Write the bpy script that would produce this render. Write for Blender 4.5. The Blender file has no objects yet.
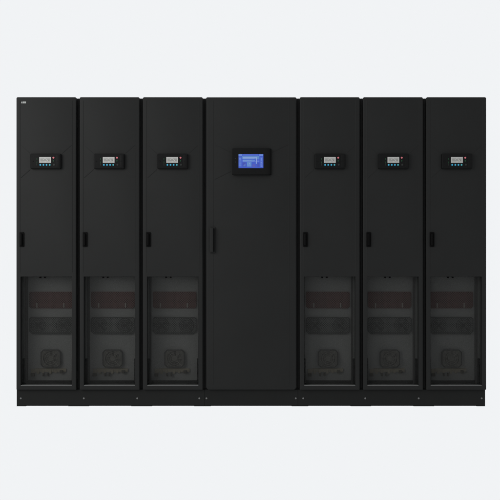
import bpy, bmesh, math
from mathutils import Vector, Matrix

scene = bpy.context.scene
C = scene.collection
PI = math.pi


def lin(*rgb):
    out = []
    for v in rgb:
        v = v / 255.0
        out.append(v / 12.92 if v <= 0.04045 else ((v + 0.055) / 1.055) ** 2.4)
    return tuple(out) + (1.0,)


# ------------------------------------------------------------------ materials
def principled(name):
    m = bpy.data.materials.new(name)
    m.use_nodes = True
    nt = m.node_tree
    return m, nt, nt.nodes['Principled BSDF']


def paint(name, col, rough=0.55, spec=0.1, metallic=0.0, grain=0.0, var=0.0, scale=900.0):
    """Powder coat or plastic: a little uneven in tone, a fine orange-peel grain in the bump."""
    m, nt, b = principled(name)
    b.inputs['Roughness'].default_value = rough
    b.inputs['Specular IOR Level'].default_value = spec
    b.inputs['Metallic'].default_value = metallic
    tc = nt.nodes.new('ShaderNodeTexCoord')
    if var > 0:
        n = nt.nodes.new('ShaderNodeTexNoise')
        n.inputs['Scale'].default_value = 3.2
        n.inputs['Detail'].default_value = 5
        nt.links.new(tc.outputs['Object'], n.inputs['Vector'])
        r = nt.nodes.new('ShaderNodeMapRange')
        r.inputs['From Min'].default_value = 0.3
        r.inputs['From Max'].default_value = 0.7
        r.inputs['To Min'].default_value = 1 - var
        r.inputs['To Max'].default_value = 1 + var
        nt.links.new(n.outputs['Fac'], r.inputs['Value'])
        mx = nt.nodes.new('ShaderNodeVectorMath')
        mx.operation = 'SCALE'
        mx.inputs[0].default_value = col[:3]
        nt.links.new(r.outputs['Result'], mx.inputs['Scale'])
        nt.links.new(mx.outputs['Vector'], b.inputs['Base Color'])
    else:
        b.inputs['Base Color'].default_value = tuple(col[:3]) + (1,)
    if grain > 0:
        g = nt.nodes.new('ShaderNodeTexNoise')
        g.inputs['Scale'].default_value = scale
        g.inputs['Detail'].default_value = 2
        nt.links.new(tc.outputs['Object'], g.inputs['Vector'])
        bp = nt.nodes.new('ShaderNodeBump')
        bp.inputs['Strength'].default_value = grain
        bp.inputs['Distance'].default_value = 0.0004
        nt.links.new(g.outputs['Fac'], bp.inputs['Height'])
        nt.links.new(bp.outputs['Normal'], b.inputs['Normal'])
    return m


def perforated(name, web, hole, pitch, radius=0.34, rough=0.6):
    """Sheet metal punched with rows of staggered round holes."""
    m, nt, b = principled(name)
    b.inputs['Roughness'].default_value = rough
    b.inputs['Specular IOR Level'].default_value = 0.15
    tc = nt.nodes.new('ShaderNodeTexCoord')
    sp = nt.nodes.new('ShaderNodeSeparateXYZ')
    nt.links.new(tc.outputs['Object'], sp.inputs[0])
    add = nt.nodes.new('ShaderNodeMath'); add.operation = 'ADD'
    sub = nt.nodes.new('ShaderNodeMath'); sub.operation = 'SUBTRACT'
    for q in (add, sub):
        nt.links.new(sp.outputs['X'], q.inputs[0])
        nt.links.new(sp.outputs['Z'], q.inputs[1])
    cb = nt.nodes.new('ShaderNodeCombineXYZ')
    nt.links.new(add.outputs[0], cb.inputs[0])
    nt.links.new(sub.outputs[0], cb.inputs[1])
    v = nt.nodes.new('ShaderNodeTexVoronoi')
    v.voronoi_dimensions = '2D'
    v.inputs['Scale'].default_value = 1 / (pitch * 1.4142)
    v.inputs['Randomness'].default_value = 0.0
    nt.links.new(cb.outputs[0], v.inputs['Vector'])
    rm = nt.nodes.new('ShaderNodeMapRange')
    rm.inputs['From Min'].default_value = radius - 0.05
    rm.inputs['From Max'].default_value = radius + 0.05
    nt.links.new(v.outputs['Distance'], rm.inputs['Value'])
    mx = nt.nodes.new('ShaderNodeMix')
    mx.data_type = 'RGBA'
    mx.inputs['A'].default_value = tuple(hole) + (1,)
    mx.inputs['B'].default_value = tuple(web) + (1,)
    nt.links.new(rm.outputs['Result'], mx.inputs['Factor'])
    nt.links.new(mx.outputs['Result'], b.inputs['Base Color'])
    return m


def tinted(name, tint):
    m = bpy.data.materials.new(name)
    m.use_nodes = True
    nt = m.node_tree
    nt.nodes.clear()
    out = nt.nodes.new('ShaderNodeOutputMaterial')
    tr = nt.nodes.new('ShaderNodeBsdfTransparent')
    tr.inputs['Color'].default_value = tuple(tint) + (1,)
    gl = nt.nodes.new('ShaderNodeBsdfGlossy')
    gl.inputs['Roughness'].default_value = 0.12
    gl.inputs['Color'].default_value = (1, 1, 1, 1)
    df = nt.nodes.new('ShaderNodeBsdfDiffuse')
    df.inputs['Color'].default_value = (0.05, 0.051, 0.05, 1)
    veil = nt.nodes.new('ShaderNodeMixShader')
    tc = nt.nodes.new('ShaderNodeTexCoord')
    sp = nt.nodes.new('ShaderNodeSeparateXYZ')
    nt.links.new(tc.outputs['Object'], sp.inputs[0])
    cb = nt.nodes.new('ShaderNodeCombineXYZ')
    for k, (op, out_i) in enumerate((('ADD', 0), ('SUBTRACT', 1))):
        q = nt.nodes.new('ShaderNodeMath'); q.operation = op
        nt.links.new(sp.outputs['X'], q.inputs[0]); nt.links.new(sp.outputs['Z'], q.inputs[1])
        nt.links.new(q.outputs[0], cb.inputs[k])
    vo = nt.nodes.new('ShaderNodeTexVoronoi')
    vo.voronoi_dimensions = '2D'
    vo.inputs['Scale'].default_value = 1 / 0.0062
    vo.inputs['Randomness'].default_value = 0.0
    nt.links.new(cb.outputs[0], vo.inputs['Vector'])
    rm = nt.nodes.new('ShaderNodeMapRange')
    rm.inputs['From Min'].default_value = 0.30
    rm.inputs['From Max'].default_value = 0.46
    rm.inputs['To Min'].default_value = 0.0
    rm.inputs['To Max'].default_value = 0.26
    nt.links.new(vo.outputs['Distance'], rm.inputs['Value'])
    nt.links.new(rm.outputs['Result'], veil.inputs['Fac'])
    nt.links.new(tr.outputs[0], veil.inputs[1])
    nt.links.new(df.outputs[0], veil.inputs[2])
    mix = nt.nodes.new('ShaderNodeMixShader')
    mix.inputs['Fac'].default_value = 0.002
    nt.links.new(veil.outputs[0], mix.inputs[1])
    nt.links.new(gl.outputs[0], mix.inputs[2])
    nt.links.new(mix.outputs[0], out.inputs['Surface'])
    return m


def glow(name, col, strength, base=(0.02, 0.02, 0.02)):
    m, nt, b = principled(name)
    b.inputs['Base Color'].default_value = tuple(base) + (1,)
    b.inputs['Emission Color'].default_value = tuple(col[:3]) + (1,)
    b.inputs['Emission Strength'].default_value = strength
    b.inputs['Roughness'].default_value = 0.35
    b.inputs['Specular IOR Level'].default_value = 0.1
    return m


M = {
    'coat': paint('black_powder_coat', (0.0100, 0.0103, 0.0101), 0.55, 0.09, grain=0.12, var=0.06),
    'coat_dark': paint('black_frame_coat', (0.012, 0.0122, 0.012), 0.6, 0.1, grain=0.1),
    'plinth': paint('plinth_coat', (0.0077, 0.0080, 0.0077), 0.6, 0.08, grain=0.12, var=0.08),
    'foot': paint('foot_rubber', (0.003, 0.003, 0.003), 0.8, 0.04),
    'bezel': paint('bezel_plastic', (0.0044, 0.0045, 0.0045), 0.5, 0.06, grain=0.06),
    'handle': paint('handle_plastic', (0.0022, 0.0022, 0.0022), 0.45, 0.03),
    'screw': paint('zinc_screw', (0.09, 0.09, 0.09), 0.5, 0.3),
    'panel': paint('grey_sheet_steel', (0.40, 0.41, 0.403), 0.6, 0.2, var=0.04),
    'wall': paint('grey_side_steel', (0.21, 0.22, 0.215), 0.6, 0.2),
    'bounce_pale': paint('bounce_plate_pale', (0.75, 0.76, 0.75), 0.6, 0.2),  # only for the added plate that bounces light inside the window
    'rail': paint('dark_side_rail', (0.10, 0.10, 0.10), 0.6, 0.1),
    'sill_highlight': paint('sill_highlight_grey', (0.075, 0.076, 0.075), 0.5, 0.2),  # paler than the door: light on the lower window ledge, as colour
    'red_grille': perforated('red_brown_grille', (0.27, 0.138, 0.128), (0.035, 0.024, 0.023), 0.0105),
    'dark_grille': perforated('charcoal_grille', (0.24, 0.25, 0.243), (0.045, 0.047, 0.046), 0.0105),
    'fan': paint('fan_plastic', (0.20, 0.197, 0.178), 0.5, 0.15),
    'guard_dark': paint('dark_guard', (0.075, 0.076, 0.074), 0.5, 0.15),
    'rotor': paint('rotor_plastic', (0.22, 0.217, 0.196), 0.5, 0.15),
    'wire': paint('fan_guard_wire', (0.36, 0.35, 0.32), 0.45, 0.3),
    'edge': paint('module_edge', (0.10, 0.105, 0.102), 0.55, 0.2),
    'copper': paint('tarnished_copper', (0.40, 0.365, 0.28), 0.5, 0.3, var=0.2),
    'pin': paint('pale_latch', (0.42, 0.40, 0.36), 0.5, 0.2),
    'terminal': paint('terminal_block', (0.13, 0.12, 0.10), 0.6, 0.1),
    'glass': tinted('smoked_acrylic', (0.618, 0.618, 0.615)),
    'lcd': glow('grey_lcd', (0.40, 0.40, 0.38), 0.06, (0.285, 0.285, 0.275)),
    'ink': paint('lcd_segment', (0.145, 0.15, 0.142), 0.5, 0.05),
    'button': glow('cyan_button', lin(62, 176, 214), 0.40, (0.03, 0.18, 0.28)),
    'button_teal': glow('teal_button', lin(84, 178, 190), 0.42, (0.03, 0.16, 0.18)),
    'red_led': glow('red_lamp', lin(222, 120, 130), 0.45, (0.16, 0.05, 0.055)),
    'green_led': glow('green_lamp', lin(40, 92, 58), 0.2, (0.008, 0.02, 0.012)),
    'off_led': paint('unlit_lamp', (0.016, 0.018, 0.017), 0.4, 0.1),
    'white': paint('white_print', (0.36, 0.37, 0.36), 0.6, 0.1),
    'blue': glow('blue_screen', lin(54, 88, 208), 0.82),
    'blue_pale': glow('pale_blue_field', lin(100, 138, 222), 0.82),
    'blue_mid': glow('mid_blue_field', lin(76, 108, 212), 0.82),
    'blue_cyan': glow('cyan_field', lin(92, 142, 206), 0.82),
    'blue_deep': glow('deep_blue_field', lin(58, 76, 186), 0.82),
    'blue_violet': glow('violet_field', lin(80, 88, 190), 0.82),
    'screen_line': glow('screen_white_line', lin(146, 172, 232), 0.82),
}


# ------------------------------------------------------------------ mesh helpers
def build(name, bm, mat, parent=None, smooth=False):
    me = bpy.data.meshes.new(name)
    bmesh.ops.recalc_face_normals(bm, faces=bm.faces)
    bm.to_mesh(me)
    bm.free()
    mats = mat if isinstance(mat, (list, tuple)) else [mat]
    for q in mats:
        me.materials.append(M[q])
    if smooth:
        for p in me.polygons:
            p.use_smooth = True
        try:
            me.set_sharp_from_angle(angle=math.radians(35))
        except Exception:
            pass
    o = bpy.data.objects.new(name, me)
    C.objects.link(o)
    if parent:
        o.parent = parent
    return o


def box(bm, x0, x1, y0, y1, z0, z1, bevel=0.0, mi=0):
    r = bmesh.ops.create_cube(bm, size=1.0)
    vs = r['verts']
    for v in vs:
        v.co = Vector((x0 + (v.co.x + .5) * (x1 - x0), y0 + (v.co.y + .5) * (y1 - y0), z0 + (v.co.z + .5) * (z1 - z0)))
    fs = list({f for v in vs for f in v.link_faces})
    for f in fs:
        f.material_index = mi
    if bevel > 0:
        es = list({e for v in vs for e in v.link_edges})
        rr = bmesh.ops.bevel(bm, geom=es, offset=bevel, segments=2, affect='EDGES', profile=0.5)
        for f in rr['faces']:
            f.material_index = mi


def rrect(cx, cz, hw, hh, r, seg=5):
    """Rounded rectangle in the x-z plane; r is one radius or (bl, br, tr, tl)."""
    rs = r if isinstance(r, (tuple, list)) else (r,) * 4
    pts = []
    for (sx, sz, a0), rad in zip(((-1, -1, PI), (1, -1, 1.5 * PI), (1, 1, 0), (-1, 1, .5 * PI)), rs):
        ox, oz = cx + sx * (hw - rad), cz + sz * (hh - rad)
        for k in range(seg + 1):
            a = a0 + .5 * PI * k / seg
            pts.append((ox + rad * math.cos(a), oz + rad * math.sin(a)))
    return pts


def loop(bm, pts, y):
    return [bm.verts.new((x, y, z)) for x, z in pts]


def bridge(bm, a, b):
    n = len(a)
    for i in range(n):
        bm.faces.new((a[i], a[(i + 1) % n], b[(i + 1) % n], b[i]))


def fill(bm, *loops):
    es = []
    for l in loops:
        n = len(l)
        for i in range(n):
            e = bm.edges.get((l[i], l[(i + 1) % n])) or bm.edges.new((l[i], l[(i + 1) % n]))
            es.append(e)
    bmesh.ops.triangle_fill(bm, edges=es, use_beauty=True, use_dissolve=False)


def slab(bm, cx, cz, hw, hh, r, yb, yf, bev, hole=None, seg=5):
    """Rounded slab from y=yb (back) to y=yf (front, smaller y) with a rounded front edge and an optional hole (hx0,hx1,hz0,hz1,r)."""
    rings = [loop(bm, rrect(cx, cz, hw, hh, r, seg), yb)]
    steps = 4
    for k in range(steps + 1):
        a = .5 * PI * k / steps
        ins = bev * (1 - math.cos(a))
        y = yf + bev * (1 - math.sin(a))
        rs = tuple(max(q - ins, 0.0004) for q in (r if isinstance(r, (tuple, list)) else (r,) * 4))
        rings.append(loop(bm, rrect(cx, cz, hw - ins, hh - ins, rs, seg), y))
    for a, b in zip(rings, rings[1:]):
        bridge(bm, a, b)
    if hole:
        x0, x1, z0, z1, hr = hole
        hp = lambda g: rrect((x0 + x1) / 2, (z0 + z1) / 2, (x1 - x0) / 2 + g, (z1 - z0) / 2 + g, hr, 3)
        h0 = loop(bm, hp(0.0012), yf)
        h1 = loop(bm, hp(0.0), yf + 0.0012)
        h2 = loop(bm, hp(0.0), yb)
        bridge(bm, h0, h1)
        bridge(bm, h1, h2)
        fill(bm, rings[-1], h0)
        fill(bm, rings[0], h2)
    else:
        fill(bm, rings[-1])
        fill(bm, rings[0])


def ridge(bm, p, q, y, w=0.005, h=0.0011):
    """A faint pressed fold on a door front, from p to q (x, z)."""
    p, q = Vector((p[0], 0, p[1])), Vector((q[0], 0, q[1]))
    d = (q - p).normalized()
    n = Vector((-d.z, 0, d.x)) * w / 2
    b = Vector((0, y + 0.0004, 0))
    t = Vector((0, y - h, 0))
    vs = [bm.verts.new(v) for v in (p + n + b, p - n + b, p + d * w + t, q + n + b, q - n + b, q - d * w + t)]
    for f in ((0, 2, 5, 3), (1, 4, 5, 2), (0, 1, 2), (3, 5, 4)):
        bm.faces.new([vs[i] for i in f])


def cyl(bm, x, z, r, y0, y1, seg=20, mi=0, r2=None):
    a = [bm.verts.new((x + r * math.cos(2 * PI * k / seg), y0, z + r * math.sin(2 * PI * k / seg))) for k in range(seg)]
    rr = r if r2 is None else r2
    b = [bm.verts.new((x + rr * math.cos(2 * PI * k / seg), y1, z + rr * math.sin(2 * PI * k / seg))) for k in range(seg)]
    fs = [bm.faces.new((a[i], a[(i + 1) % seg], b[(i + 1) % seg], b[i])) for i in range(seg)]
    fs += [bm.faces.new(a), bm.faces.new(b)]
    for f in fs:
        f.material_index = mi


def torus(bm, x, z, R, r, y, seg=28, ms=6):
    rings = []
    for k in range(seg):
        a = 2 * PI * k / seg
        ring = []
        for j in range(ms):
            t = 2 * PI * j / ms
            rr = R + r * math.cos(t)
            ring.append(bm.verts.new((x + rr * math.cos(a), y + r * math.sin(t), z + rr * math.sin(a))))
        rings.append(ring)
    for k in range(seg):
        A, B = rings[k], rings[(k + 1) % seg]
        for j in range(ms):
            bm.faces.new((A[j], A[(j + 1) % ms], B[(j + 1) % ms], B[j]))


def prism(bm, pts, y0, y1, mi=0):
    a, b = loop(bm, pts, y0), loop(bm, pts, y1)
    n = len(a)
    fs = [bm.faces.new((a[i], a[(i + 1) % n], b[(i + 1) % n], b[i])) for i in range(n)]
    fs += [bm.faces.new(a), bm.faces.new(b)]
    for f in fs:
        f.material_index = mi


def chamfered(cx, cz, hw, hh, lo, hi):
    return [(cx - hw + lo, cz - hh), (cx + hw - lo, cz - hh), (cx + hw, cz - hh + lo), (cx + hw, cz + hh - hi),
            (cx + hw - hi, cz + hh), (cx - hw + hi, cz + hh), (cx - hw, cz + hh - hi), (cx - hw, cz - hh + lo)]


def blades(bm, x, z, r0, r1, y, n=7, depth=0.010):
    for k in range(n):
        a = 2 * PI * k / n
        pts = []
        for rr, da in ((r0, -.26), (r0, .26), (r1, .46), (r1, -.06)):
            pts.append((x + rr * math.cos(a + da), z + rr * math.sin(a + da)))
        ys = (y, y + depth, y + depth, y)
        f = [bm.verts.new((p[0], yy, p[1])) for p, yy in zip(pts, ys)]
        g = [bm.verts.new((p[0], yy + .0015, p[1])) for p, yy in zip(pts, ys)]
        bm.faces.new(f)
        bm.faces.new(g)
        for i in range(4):
            bm.faces.new((f[i], f[(i + 1) % 4], g[(i + 1) % 4], g[i]))


def NB():
    return bmesh.new()


def thing(name, loc, label, cat, group=None):
    o = bpy.data.objects.new(name, None)
    o.empty_display_size = 0.1
    C.objects.link(o)
    o.location = loc
    o['label'] = label
    o['category'] = cat
    if group:
        o['group'] = group
    return o


def copy_tree(o, parent=None):
    c = o.copy()
    C.objects.link(c)
    if parent:
        c.parent = parent
    for ch in list(o.children):
        copy_tree(ch, c)
    return c


# ------------------------------------------------------------------ dimensions (metres)
NARROW, WIDE = 0.4012, 0.5946
DEPTH = 0.85
TOP = 1.966            # top of the doors
DOOR_BOTTOM = 0.1085
FACE = -0.045          # front of the doors; the steel bodies start at y = 0
PLINTH_TOP = 0.1065
WIN = (-0.163, 0.163, 0.1335, 0.827)   # window opening in a narrow door


def body(parent, w):
    h = w / 2 - 0.0002
    bm = NB()
    t = 0.012
    zb, zt = PLINTH_TOP + 0.0003, TOP - 0.0015
    box(bm, -h, -h + t, 0, DEPTH, zb, zt, 0.0015)
    box(bm, h - t, h, 0, DEPTH, zb, zt, 0.0015)
    box(bm, -h + t, h - t, 0.002, DEPTH, zt - t, zt - .0005, 0)
    box(bm, -h + t, h - t, 0.002, DEPTH, zb + .0005, zb + t, 0)
    box(bm, -h + t, h - t, DEPTH - t, DEPTH - .001, zb + t, zt - t, 0)
    # front flanges that carry the door
    box(bm, -h + t, -h + t + 0.018, 0.001, 0.012, zb + t, zt - t, 0)
    box(bm, h - t - 0.018, h - t, 0.001, 0.012, zb + t, zt - t, 0)
    return build('cabinet_body', bm, 'coat_dark', parent)


def hinges(door, w):
    """Small hinge knuckles in the gap on the right of the door."""
    for z in (1.80, 0.735, 0.20):
        bm = NB()
        x = w / 2 - 0.0105 + 0.0012
        bmesh.ops.create_cone(bm, cap_ends=True, segments=12, radius1=0.0028, radius2=0.0028, depth=0.05,
                              matrix=Matrix.Translation((x, -0.018, z)))
        box(bm, x - .0020, x + .002, -0.016, -0.004, z - .02, z + .02)
        build('hinge', bm, 'coat', door, True)


# ------------------------------------------------------------------ narrow power cabinet
def narrow_cabinet():
    root = thing('power_cabinet', (0, 0, 0), '', 'power cabinet', 'narrow black power cabinets in the row')
    body(root, NARROW)
    hw = NARROW / 2 - 0.0105
    cz, hh = (TOP + DOOR_BOTTOM) / 2, (TOP - DOOR_BOTTOM) / 2
    bm = NB()
    slab(bm, 0, cz, hw, hh, (.005, .005, .0085, .0085), -0.004, FACE, 0.0055, (*WIN, 0.002))
    for s in (-1, 1):
        ridge(bm, (s * 0.166, WIN[3] + .025), (s * 0.166, TOP - .02), FACE, 0.005, 0.0013)
        ridge(bm, (s * 0.100, 1.5570 + .05), (s * 0.162, 1.5570 + .105), FACE, 0.006, 0.0017 if s > 0 else 0.0010)
        ridge(bm, (s * 0.100, 1.5570 - .05), (s * 0.162, 1.5570 - .105), FACE, 0.006, 0.0017 if s < 0 else 0.0012)
    door = build('door', bm, 'coat', root, True)
    hinges(door, NARROW)

    # paddle latch
    bm = NB()
    slab(bm, -0.1545, 1.0625, 0.0145, 0.047, 0.004, FACE - .0005, FACE - 0.006, 0.002)
    slab(bm, -0.1570, 1.0625, 0.0075, 0.038, 0.004, FACE - .006, FACE - 0.019, 0.004)
    cyl(bm, -0.1545, 1.0225, 0.004, FACE - .009, FACE - .006, 12)
    box(bm, -0.1435, -0.1405, FACE - .0085, FACE - .006, 1.0205, 1.1045, 0.0006)
    build('handle', bm, 'handle', door, True)

    # smoked window sheet behind the opening, held by clips
    bm = NB()
    box(bm, WIN[0] - .012, WIN[1] + .012, -0.0030, -0.0002, WIN[2] - .012, WIN[3] + .012)
    build('window_pane', bm, 'glass', door)
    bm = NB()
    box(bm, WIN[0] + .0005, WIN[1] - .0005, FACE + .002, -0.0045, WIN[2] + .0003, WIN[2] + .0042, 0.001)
    build('sill_highlight_strip', bm, 'sill_highlight', door)  # added strip, its paler grey paints the highlight along the window's bottom edge
    for x in (-0.045, -0.016):
        bm = NB()
        box(bm, x - .006, x + .006, -0.014, -0.0045, WIN[3] - .010, WIN[3] - .0008, 0.001)
        build('clip', bm, 'handle', door)

    # control panel on the door
    PZ = 1.5570
    cp = NB()
    slab(cp, 0.0003, PZ, 0.0965, 0.0480, 0.007, FACE - .0003, FACE - 0.024, 0.005)
    box(cp, 0.0683, 0.0913, FACE - .0262, FACE - .0238, PZ - .040, PZ + .040, 0.001)
    for x in (-0.0807, 0.0748):
        cyl(cp, x, PZ, 0.0042, FACE - .0272, FACE - .0240, 14)
    cp = build('control_panel', cp, 'bezel', root, True)
    F = FACE - .024
    LX = -0.0015
    bm = NB()
    box(bm, LX - .037, LX + .037, F - .0016, F + .002, PZ - .011, PZ + .027, 0.0006)
    for i, (a, b, z0, z1) in enumerate(((-.030, -.006, .018, .0205), (.004, .030, .018, .0205), (-.030, -.014, .0105, .0135), (-.008, .006, .0105, .0135),
                                        (.012, .029, .0105, .0135), (-.030, .010, .003, .0055), (.018, .028, .002, .007), (-.030, -.004, -.006, -.0035), (.006, .030, -.006, -.0035))):
        box(bm, LX + a, LX + b, F - .0022, F - .0014, PZ + z0, PZ + z1, 0, 1)
    build('display_screen', bm, ['lcd', 'ink'], cp)
    for k in range(4):
        bm = NB()
        cyl(bm, LX - .0300 + k * .0197, PZ - .0235, 0.0051, F - .0035, F + .001, 20, 0, None)
        build('button', bm, 'button_teal' if k == 3 else 'button', cp)
    bm = NB()
    cyl(bm, LX + .0525, PZ + .022, 0.0056, F - .0032, F + .001, 18)
    build('indicator_light', bm, 'red_led', cp)
    bm = NB()
    cyl(bm, LX + .0525, PZ + .002, 0.0044, F - .0030, F + .001, 18)
    build('indicator_light', bm, 'green_led', cp)
    bm = NB()
    cyl(bm, LX + .0555, PZ - .0225, 0.0062, F - .0030, F + .001, 18)
    build('knob', bm, 'off_led', cp)
    for z in (.014, -.008, -.022):
        bm = NB()
        box(bm, LX - .0535, LX - .0495, F - .0022, F + .001, PZ + z - .006, PZ + z + .006, 0.0006)
        build('indicator_light', bm, 'green_led' if z > -.02 else 'off_led', cp)

    # inside the window: side walls with rails, floor plate, grey equipment panel
    IY = 0.11
    for s in (-1, 1):
        bm = NB()
        xa, xb = sorted((s * 0.1655, s * 0.1695))
        box(bm, xa, xb, 0.013, IY + .03, 0.121, 0.86)
        xa, xb = sorted((s * 0.158, s * 0.1655))
        box(bm, xa, xb, 0.040, 0.048, 0.125, 0.86)
        build('side_lining', bm, 'wall', root)
        bm = NB()
        xa, xb = sorted((s * 0.153, s * 0.1650))
        box(bm, xa, xb, 0.070, 0.104, 0.125, 0.86)
        build('side_rail', bm, 'rail', root)
        bm = NB()
        xa, xb = sorted((s * 0.1500, s * 0.1650))
        box(bm, xa, xb, 0.014, 0.034, 0.135, 0.300, 0.001)
        build('corner_bracket', bm, 'handle', root)
    bm = NB()
    box(bm, -0.152, 0.152, IY, IY + .006, 0.148, 0.90)
    for z in (.60, .42):
        box(bm, -0.150, 0.150, IY - .0012, IY + .0005, z - .0008, z + .0008)
    build('equipment_panel', bm, 'panel', root)
    bm = NB()
    box(bm, -0.164, 0.164, 0.020, IY + .05, 0.1205, 0.125)
    box(bm, -0.03, 0.09, 0.050, 0.075, 0.125, 0.134, 0.002)
    box(bm, -0.145, -0.06, 0.060, 0.080, 0.125, 0.131, 0.002)
    build('floor_plate', bm, 'rail', root)

    bm = NB()
    box(bm, -0.164, 0.164, 0.014, IY - .001, 0.838, 0.842)  # added plate, unseen from the camera, bounces light onto the panel's top
    build('bounce_plate', bm, 'bounce_pale', root)

    # upper grille
    bm = NB()
    prism(bm, chamfered(0, .6705, .1420, .0540, .012, .006), IY - .008, IY - .0003)
    grille = build('vent_grille', bm, 'red_grille', root)
    for x in (-.092, .083):
        bm = NB()
        box(bm, x - .004, x + .004, IY - .014, IY - .0082, .622, .652, 0.001)
        build('latch', bm, 'pin', grille)

    # lower fan tray: framed grille with two fans showing
    bm = NB()
    prism(bm, chamfered(0, .504, .1420, .0555, .020, .011), IY - .008, IY - .0003)
    tray = build('fan_tray', bm, 'dark_grille', root)
    bm = NB()
    outer, inner = chamfered(0, .504, .1425, .0560, .020, .011), chamfered(0, .504, .1375, .0510, .018, .010)
    o1, i1, o2, i2 = loop(bm, outer, IY - .011), loop(bm, inner, IY - .011), loop(bm, outer, IY - .0085), loop(bm, inner, IY - .0085)
    bridge(bm, o1, i1); bridge(bm, o2, i2); bridge(bm, o1, o2); bridge(bm, i1, i2)
    build('tray_frame', bm, 'edge', tray)
    for x in (-.083, .078):
        bm = NB()
        for R in (.046, .034, .022):
            torus(bm, x, .506, R, .0016, IY - .011, 28, 5)
        cyl(bm, x, .506, .013, IY - .013, IY - .0082, 20)
        for k in range(4):
            a = PI / 4 + k * PI / 2
            c, s_ = math.cos(a), math.sin(a)
            prism(bm, [(x + .012 * c - .0014 * s_, .506 + .012 * s_ + .0014 * c), (x + .012 * c + .0014 * s_, .506 + .012 * s_ - .0014 * c),
                       (x + .046 * c + .0014 * s_, .506 + .046 * s_ - .0014 * c), (x + .046 * c - .0014 * s_, .506 + .046 * s_ + .0014 * c)], IY - .0122, IY - .0098)
        build('fan_guard', bm, 'guard_dark', tray)
    bm = NB()
    box(bm, -.118, .118, IY - .0105, IY - .0082, .4555, .4625)
    build('pull_bar', bm, 'edge', tray)

    # lower single fan
    FZ = .2925
    bm = NB()
    fo, fi = chamfered(0, FZ, .0635, .0565, .016, .016), rrect(0, FZ, .052, .052, .051, 5)
    f1, f2 = loop(bm, fo, IY - .022), loop(bm, fo, IY - .0003)
    g1, g2 = loop(bm, fi, IY - .022), loop(bm, fi, IY - .004)
    bridge(bm, f1, f2); bridge(bm, g1, g2)
    fill(bm, f1, g1); fill(bm, g2); fill(bm, f2)
    fan = build('cooling_fan', bm, 'fan', root)
    bm = NB()
    r1, r2 = chamfered(0, FZ, .0650, .0580, .017, .017), chamfered(0, FZ, .0595, .0525, .0155, .0155)
    a1, a2, a3, a4 = loop(bm, r1, IY - .0245), loop(bm, r2, IY - .0245), loop(bm, r1, IY - .0205), loop(bm, r2, IY - .0222)
    bridge(bm, a1, a2); bridge(bm, a1, a3); bridge(bm, a2, a4)
    build('fan_rim', bm, 'guard_dark', fan)
    bm = NB()
    cyl(bm, 0, FZ, .019, IY - .020, IY - .006, 24)
    blades(bm, 0, FZ, .0185, .049, IY - .019, 7)
    build('fan_rotor', bm, 'rotor', fan)
    bm = NB()
    for R in (.050, .037, .024):
        torus(bm, 0, FZ, R, .0013, IY - .0245, 32, 5)
    for k in range(4):
        a = PI / 4 + k * PI / 2
        c, s_ = math.cos(a), math.sin(a)
        prism(bm, [(.02 * c - .001 * s_, FZ + .02 * s_ + .001 * c), (.02 * c + .001 * s_, FZ + .02 * s_ - .001 * c),
                   (.066 * c + .001 * s_, FZ + .066 * s_ - .001 * c), (.066 * c - .001 * s_, FZ + .066 * s_ + .001 * c)], IY - .0235, IY - .0215)
    build('fan_guard', bm, 'wire', fan)

    # copper bar with terminals under the fan
    bm = NB()
    box(bm, -.104, .098, IY - .010, IY - .0003, .203, .226, 0.001)
    box(bm, -.130, -.104, IY - .008, IY - .0003, .192, .222, 0.001)
    for q, d in ((-.085, .012), (-.052, .007), (-.004, .010), (.030, .006)):
        box(bm, q - .008, q + .008, IY - .013, IY - .0003, .203 - d, .220, 0.0015)
    cyl(bm, -.070, .215, .0045, IY - .014, IY - .0095, 12)
    cyl(bm, .012, .215, .0045, IY - .014, IY - .0095, 12)
    bus = build('busbar', bm, 'copper', root)
    for x, z, w in ((-.118, .186, .012), (.068, .206, .010), (-.050, .187, .005), (-.022, .187, .005)):
        bm = NB()
        box(bm, x - w, x + w, IY - .024, IY - .0105 if z > .2 else IY - .0003, z - .010, z + .010, 0.002)
        cyl(bm, x, z, w * .45, IY - .027, IY - .024, 12)
        build('terminal', bm, 'terminal', bus)
    return root


narrow_labels = [
    'narrow black cabinet at the left end of the row, with a small white logo',
    'narrow black cabinet second from the left end, beside the one with the white logo',
    'narrow black cabinet directly left of the wide cabinet with the blue screen',
    'narrow black cabinet directly right of the wide cabinet with the blue screen',
    'narrow black cabinet second from the right end of the row',
    'narrow black cabinet at the right end of the row, no logo on its door',
]
total = 6 * NARROW + WIDE
x = -total / 2
xs = []
for i in range(7):
    w = WIDE if i == 3 else NARROW
    xs.append(x + w / 2)
    x += w
proto = narrow_cabinet()
narrow_xs = [v for i, v in enumerate(xs) if i != 3]
cabs = []
for i, cx in enumerate(narrow_xs):
    o = proto if i == 0 else copy_tree(proto)
    o.location = (cx, 0, 0)
    o['label'] = narrow_labels[i]
    cabs.append(o)

# the small white maker's mark on the first door only
bm = NB()
LZ, L0 = 1.932, -0.1595
prism(bm, [(L0, LZ - .0055), (L0 + .0035, LZ - .0055), (L0 + .0065, LZ + .0055), (L0 + .0040, LZ + .0055)], FACE - .0008, FACE - .0001)
prism(bm, [(L0 + .0078, LZ - .0055), (L0 + .0106, LZ - .0055), (L0 + .0082, LZ + .0055), (L0 + .0072, LZ + .0055)], FACE - .0008, FACE - .0001)
for k in range(2):
    a = L0 + .0120 + k * .0100
    for z0, z1 in ((-.0055, -.0004), (.0004, .0055)):
        box(bm, a, a + .0038, FACE - .0008, FACE - .0001, LZ + z0, LZ + z1)
        prism(bm, rrect(a + .0065, LZ + (z0 + z1) / 2, .0020, (z1 - z0) / 2, .0018, 4), FACE - .0008, FACE - .0001)
door0 = [c for c in cabs[0].children if c.name.startswith('door')][0]
logo = build('logo', bm, 'white', door0)

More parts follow.
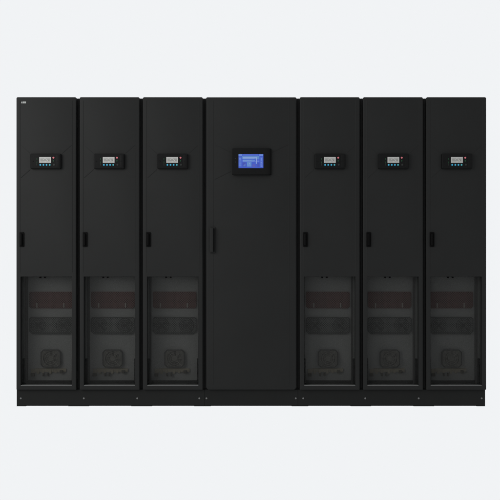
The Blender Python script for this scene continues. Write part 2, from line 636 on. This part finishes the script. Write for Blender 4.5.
# ------------------------------------------------------------------ wide cabinet
wide = thing('power_cabinet', (xs[3], 0, 0), 'wide black cabinet in the middle of the row with a blue touchscreen', 'power cabinet')
body(wide, WIDE)
bm = NB()
hw = WIDE / 2 - 0.0105
slab(bm, 0.000, (TOP + DOOR_BOTTOM) / 2, hw, (TOP - DOOR_BOTTOM) / 2, (.020, .020, .0085, .0085), -0.004, FACE, 0.0085)
for s in (-1, 1):
    ridge(bm, (s * 0.240, DOOR_BOTTOM + .03), (s * 0.240, TOP - .02), FACE, 0.005, 0.0013)
    ridge(bm, (s * 0.130, 1.5540 + .060), (s * 0.236, 1.5540 + .112), FACE, 0.007, 0.0022 if s > 0 else 0.0012)
    ridge(bm, (s * 0.130, 1.5540 - .060), (s * 0.236, 1.5540 - .112), FACE, 0.007, 0.0019 if s < 0 else 0.0014)
ridge(bm, (-.25, DOOR_BOTTOM + .018), (.25, DOOR_BOTTOM + .018), FACE, 0.005, 0.0010)
wdoor = build('door', bm, 'coat', wide, True)
hinges(wdoor, WIDE)
bm = NB()
HX = -0.2455
slab(bm, HX, 1.059, 0.018, 0.083, 0.006, FACE - .0005, FACE - .008, 0.003)
slab(bm, HX - .004, 1.059, 0.0105, 0.078, 0.005, FACE - .008, FACE - .030, 0.005)
box(bm, HX + .0085, HX + .0125, FACE - .016, FACE - .008, .985, 1.133, 0.0012, 1)  # black strip painted in for the shadow on the handle's right
build('handle', bm, ['coat', 'handle'], wdoor, True)

# touchscreen: bezel swept back at its right side
bm = NB()
TZ, TXC = 1.5540, 0.0035
W0, W1 = TXC - .1235, TXC + .1235
prof = [(W0, FACE - .0003), (W0, FACE - .030), (W0 + .004, FACE - .034), (W1 - .040, FACE - .034), (W1 - .024, FACE - .031), (W1 - .008, FACE - .021), (W1, FACE - .009), (W1, FACE - .0003)]
hz = .0835
lo = [bm.verts.new((a, b, TZ - hz)) for a, b in prof]
hi = [bm.verts.new((a, b, TZ + hz)) for a, b in prof]
bridge(bm, lo, hi)
bm.faces.new(lo)
bm.faces.new(hi)
bmesh.ops.bevel(bm, geom=[e for e in bm.edges if abs(e.verts[0].co.z - e.verts[1].co.z) < 1e-6 and min(e.verts[0].co.y, e.verts[1].co.y) < FACE - .005],
                offset=.003, segments=2, affect='EDGES')
ts = build('touchscreen', bm, 'bezel', wide, True)
F = FACE - .034
SX, SZ, SW, SH = -0.0020, 1.5570, 0.0780, 0.0440
bm = NB()
box(bm, SX - SW, SX + SW, F - .0012, F + .003, SZ - SH, SZ + SH, 0, 0)


def fld(u0, u1, v0, v1, mi, lift=0.0008):
    """A coloured field of the screen picture; u, v run 0..1 from the screen's lower left corner."""
    box(bm, SX - SW + 2 * SW * u0, SX - SW + 2 * SW * u1, F - .0012 - lift, F - .0008, SZ - SH + 2 * SH * v0, SZ - SH + 2 * SH * v1, 0, mi)


fld(.00, .14, .86, 1.0, 1)
fld(.16, .80, .88, .97, 2)
fld(.83, .99, .86, .98, 1)
fld(.14, .84, .66, .84, 3)
fld(.18, .70, .70, .76, 6, .0012)
fld(.16, .66, .48, .60, 1)
fld(.22, .34, .50, .58, 3, .0012)
fld(.40, .56, .505, .575, 3, .0012)
fld(.70, .735, .30, .80, 6, .0016)
fld(.76, .84, .44, .62, 2)
fld(.88, .97, .08, .78, 2)
fld(.90, .95, .52, .72, 1, .0012)
fld(.00, .12, .10, .82, 2)
fld(.02, .10, .60, .72, 1, .0012)
fld(.16, .30, .08, .40, 4)
fld(.34, .52, .10, .42, 3)
fld(.37, .49, .16, .24, 1, .0012)
fld(.56, .68, .06, .28, 5)
fld(.76, .84, .08, .38, 4)
fld(.16, .84, .435, .455, 6, .0012)
for k in range(6):
    fld(.17, .17 + (.48, .40, .52, .36, .44, .30)[k], .68 - k * .052, .695 - k * .052, (6, 1, 3)[k % 3], .0018)
for k in range(5):
    fld(.02 + k * .005, .11 - (k % 2) * .03, .16 + k * .085, .19 + k * .085, (1, 3)[k % 2], .0014)
    fld(.89, .965 - (k % 3) * .02, .12 + k * .07, .145 + k * .07, (6, 1)[k % 2], .0014)
for k in range(4):
    fld(.35 + k * .04, .37 + k * .04, .27, .30 + .03 * ((k * 7) % 4), (6, 1)[k % 2], .0016)
    fld(.17 + k * .03, .185 + k * .03, .12, .16 + .05 * ((k * 5) % 4), (1, 3)[k % 2], .0014)
fld(.20, .55, .915, .94, 1, .0014)
build('display_screen', bm, ['blue', 'blue_pale', 'blue_mid', 'blue_cyan', 'blue_deep', 'blue_violet', 'screen_line'], ts)
for z in (.016, -.006):
    bm = NB()
    cyl(bm, W0 + .020, SZ + z, .003, F - .001, F + .001, 12)
    build('indicator_light', bm, 'off_led', ts)


# ------------------------------------------------------------------ plinths under the cabinets
def plinth(x0, x1, screws, feet, label):
    cx = (x0 + x1) / 2
    r = thing('plinth', (cx, 0, 0), label, 'plinth', 'black plinths under the cabinets')
    bm = NB()
    a, b = x0 - cx + (.007 if x0 < -1.4 else .0003), x1 - cx - (.0115 if x1 > 1.4 else .0003)
    box(bm, a, b, -0.020, -0.0006, 0.0032, PLINTH_TOP + .0014, 0.0015)
    box(bm, a, a + .02, 0.0, DEPTH - .02, 0.0032, PLINTH_TOP)
    box(bm, b - .02, b, 0.0, DEPTH - .02, 0.0032, PLINTH_TOP)
    box(bm, a, b, DEPTH - .02, DEPTH, 0.0032, PLINTH_TOP)
    box(bm, a + .02, b - .02, 0.0, DEPTH - .02, 0.090, 0.1060)
    build('plinth_panel', bm, 'plinth', r)
    for s in screws:
        bm = NB()
        cyl(bm, s - cx, .0515, .0052, -0.0230, -0.0198, 16, 0, .0060)
        box(bm, s - cx - .0035, s - cx + .0035, -0.0234, -0.0229, .0509, .0521)
        build('screw', bm, 'screw', r, True)
    for f0, f1 in feet:
        for y0, y1 in ((-0.018, 0.10), (DEPTH - .12, DEPTH - .01)):
            bm = NB()
            box(bm, max(f0 - cx + .0003, a), min(f1 - cx - .0003, b), y0, y1, 0.0, 0.0032)
            build('foot', bm, 'foot', r)
    return r


e = [-total / 2 + NARROW * k for k in range(4)]
g = [total / 2 - NARROW * k for k in range(4)][::-1]
I = .0335
plinth(e[0], e[3], [e[0] + I, e[1] + I, e[2] - I + .006, e[3] - I], [(e[0], e[0] + .066), (e[1] - .066, e[1] + .066), (e[2] - .066, e[2] + .066), (e[3] - .066, e[3])],
       'long black plinth under the three narrow cabinets left of the wide one')
plinth(e[3], g[0], [e[3] + .012, g[0] - .014], [(e[3], e[3] + .04), (g[0] - .04, g[0])],
       'short black plinth under the wide cabinet with the blue screen')
plinth(g[0], g[3], [g[0] + I, g[1] + I - .006, g[2] - I, g[3] - I], [(g[0], g[0] + .066), (g[1] - .066, g[1] + .066), (g[2] - .066, g[2] + .066), (g[3] - .066, g[3])],
       'long black plinth under the three narrow cabinets right of the wide one')

# ------------------------------------------------------------------ light
world = bpy.data.worlds.new('World')
scene.world = world
world.use_nodes = True
bg = world.node_tree.nodes['Background']
bg.inputs['Color'].default_value = lin(241, 243, 245)
bg.inputs['Strength'].default_value = 1.0


def area(name, loc, target, sx, sy, power, col=(1, 1, 1)):
    l = bpy.data.lights.new(name, 'AREA')
    l.shape = 'RECTANGLE'
    l.size, l.size_y = sx, sy
    l.energy = power
    l.color = col
    o = bpy.data.objects.new(name, l)
    C.objects.link(o)
    o.location = loc
    o.rotation_euler = (Vector(target) - Vector(loc)).to_track_quat('-Z', 'Y').to_euler()
    return o


area('studio_softbox', (-3.2, -3.3, 2.2), (0.6, 0, 0.9), 2.4, 2.4, 132, (1.0, 0.99, 0.97))

# ------------------------------------------------------------------ camera
cam = bpy.data.cameras.new('camera')
co = bpy.data.objects.new('camera', cam)
C.objects.link(co)
co.location = (-0.008, -6.0, 0.996)
co.rotation_euler = (PI / 2, 0, 0)
cam.sensor_width = 36
cam.lens = 36 * 939.0 / 500.0
cam.clip_end = 100
scene.camera = co

scene.view_settings.view_transform = 'Standard'
scene.view_settings.look = 'None'
scene.view_settings.exposure = 0
scene.view_settings.gamma = 1
scene.view_settings.use_curve_mapping = False
scene.cycles.transparent_max_bounces = 16
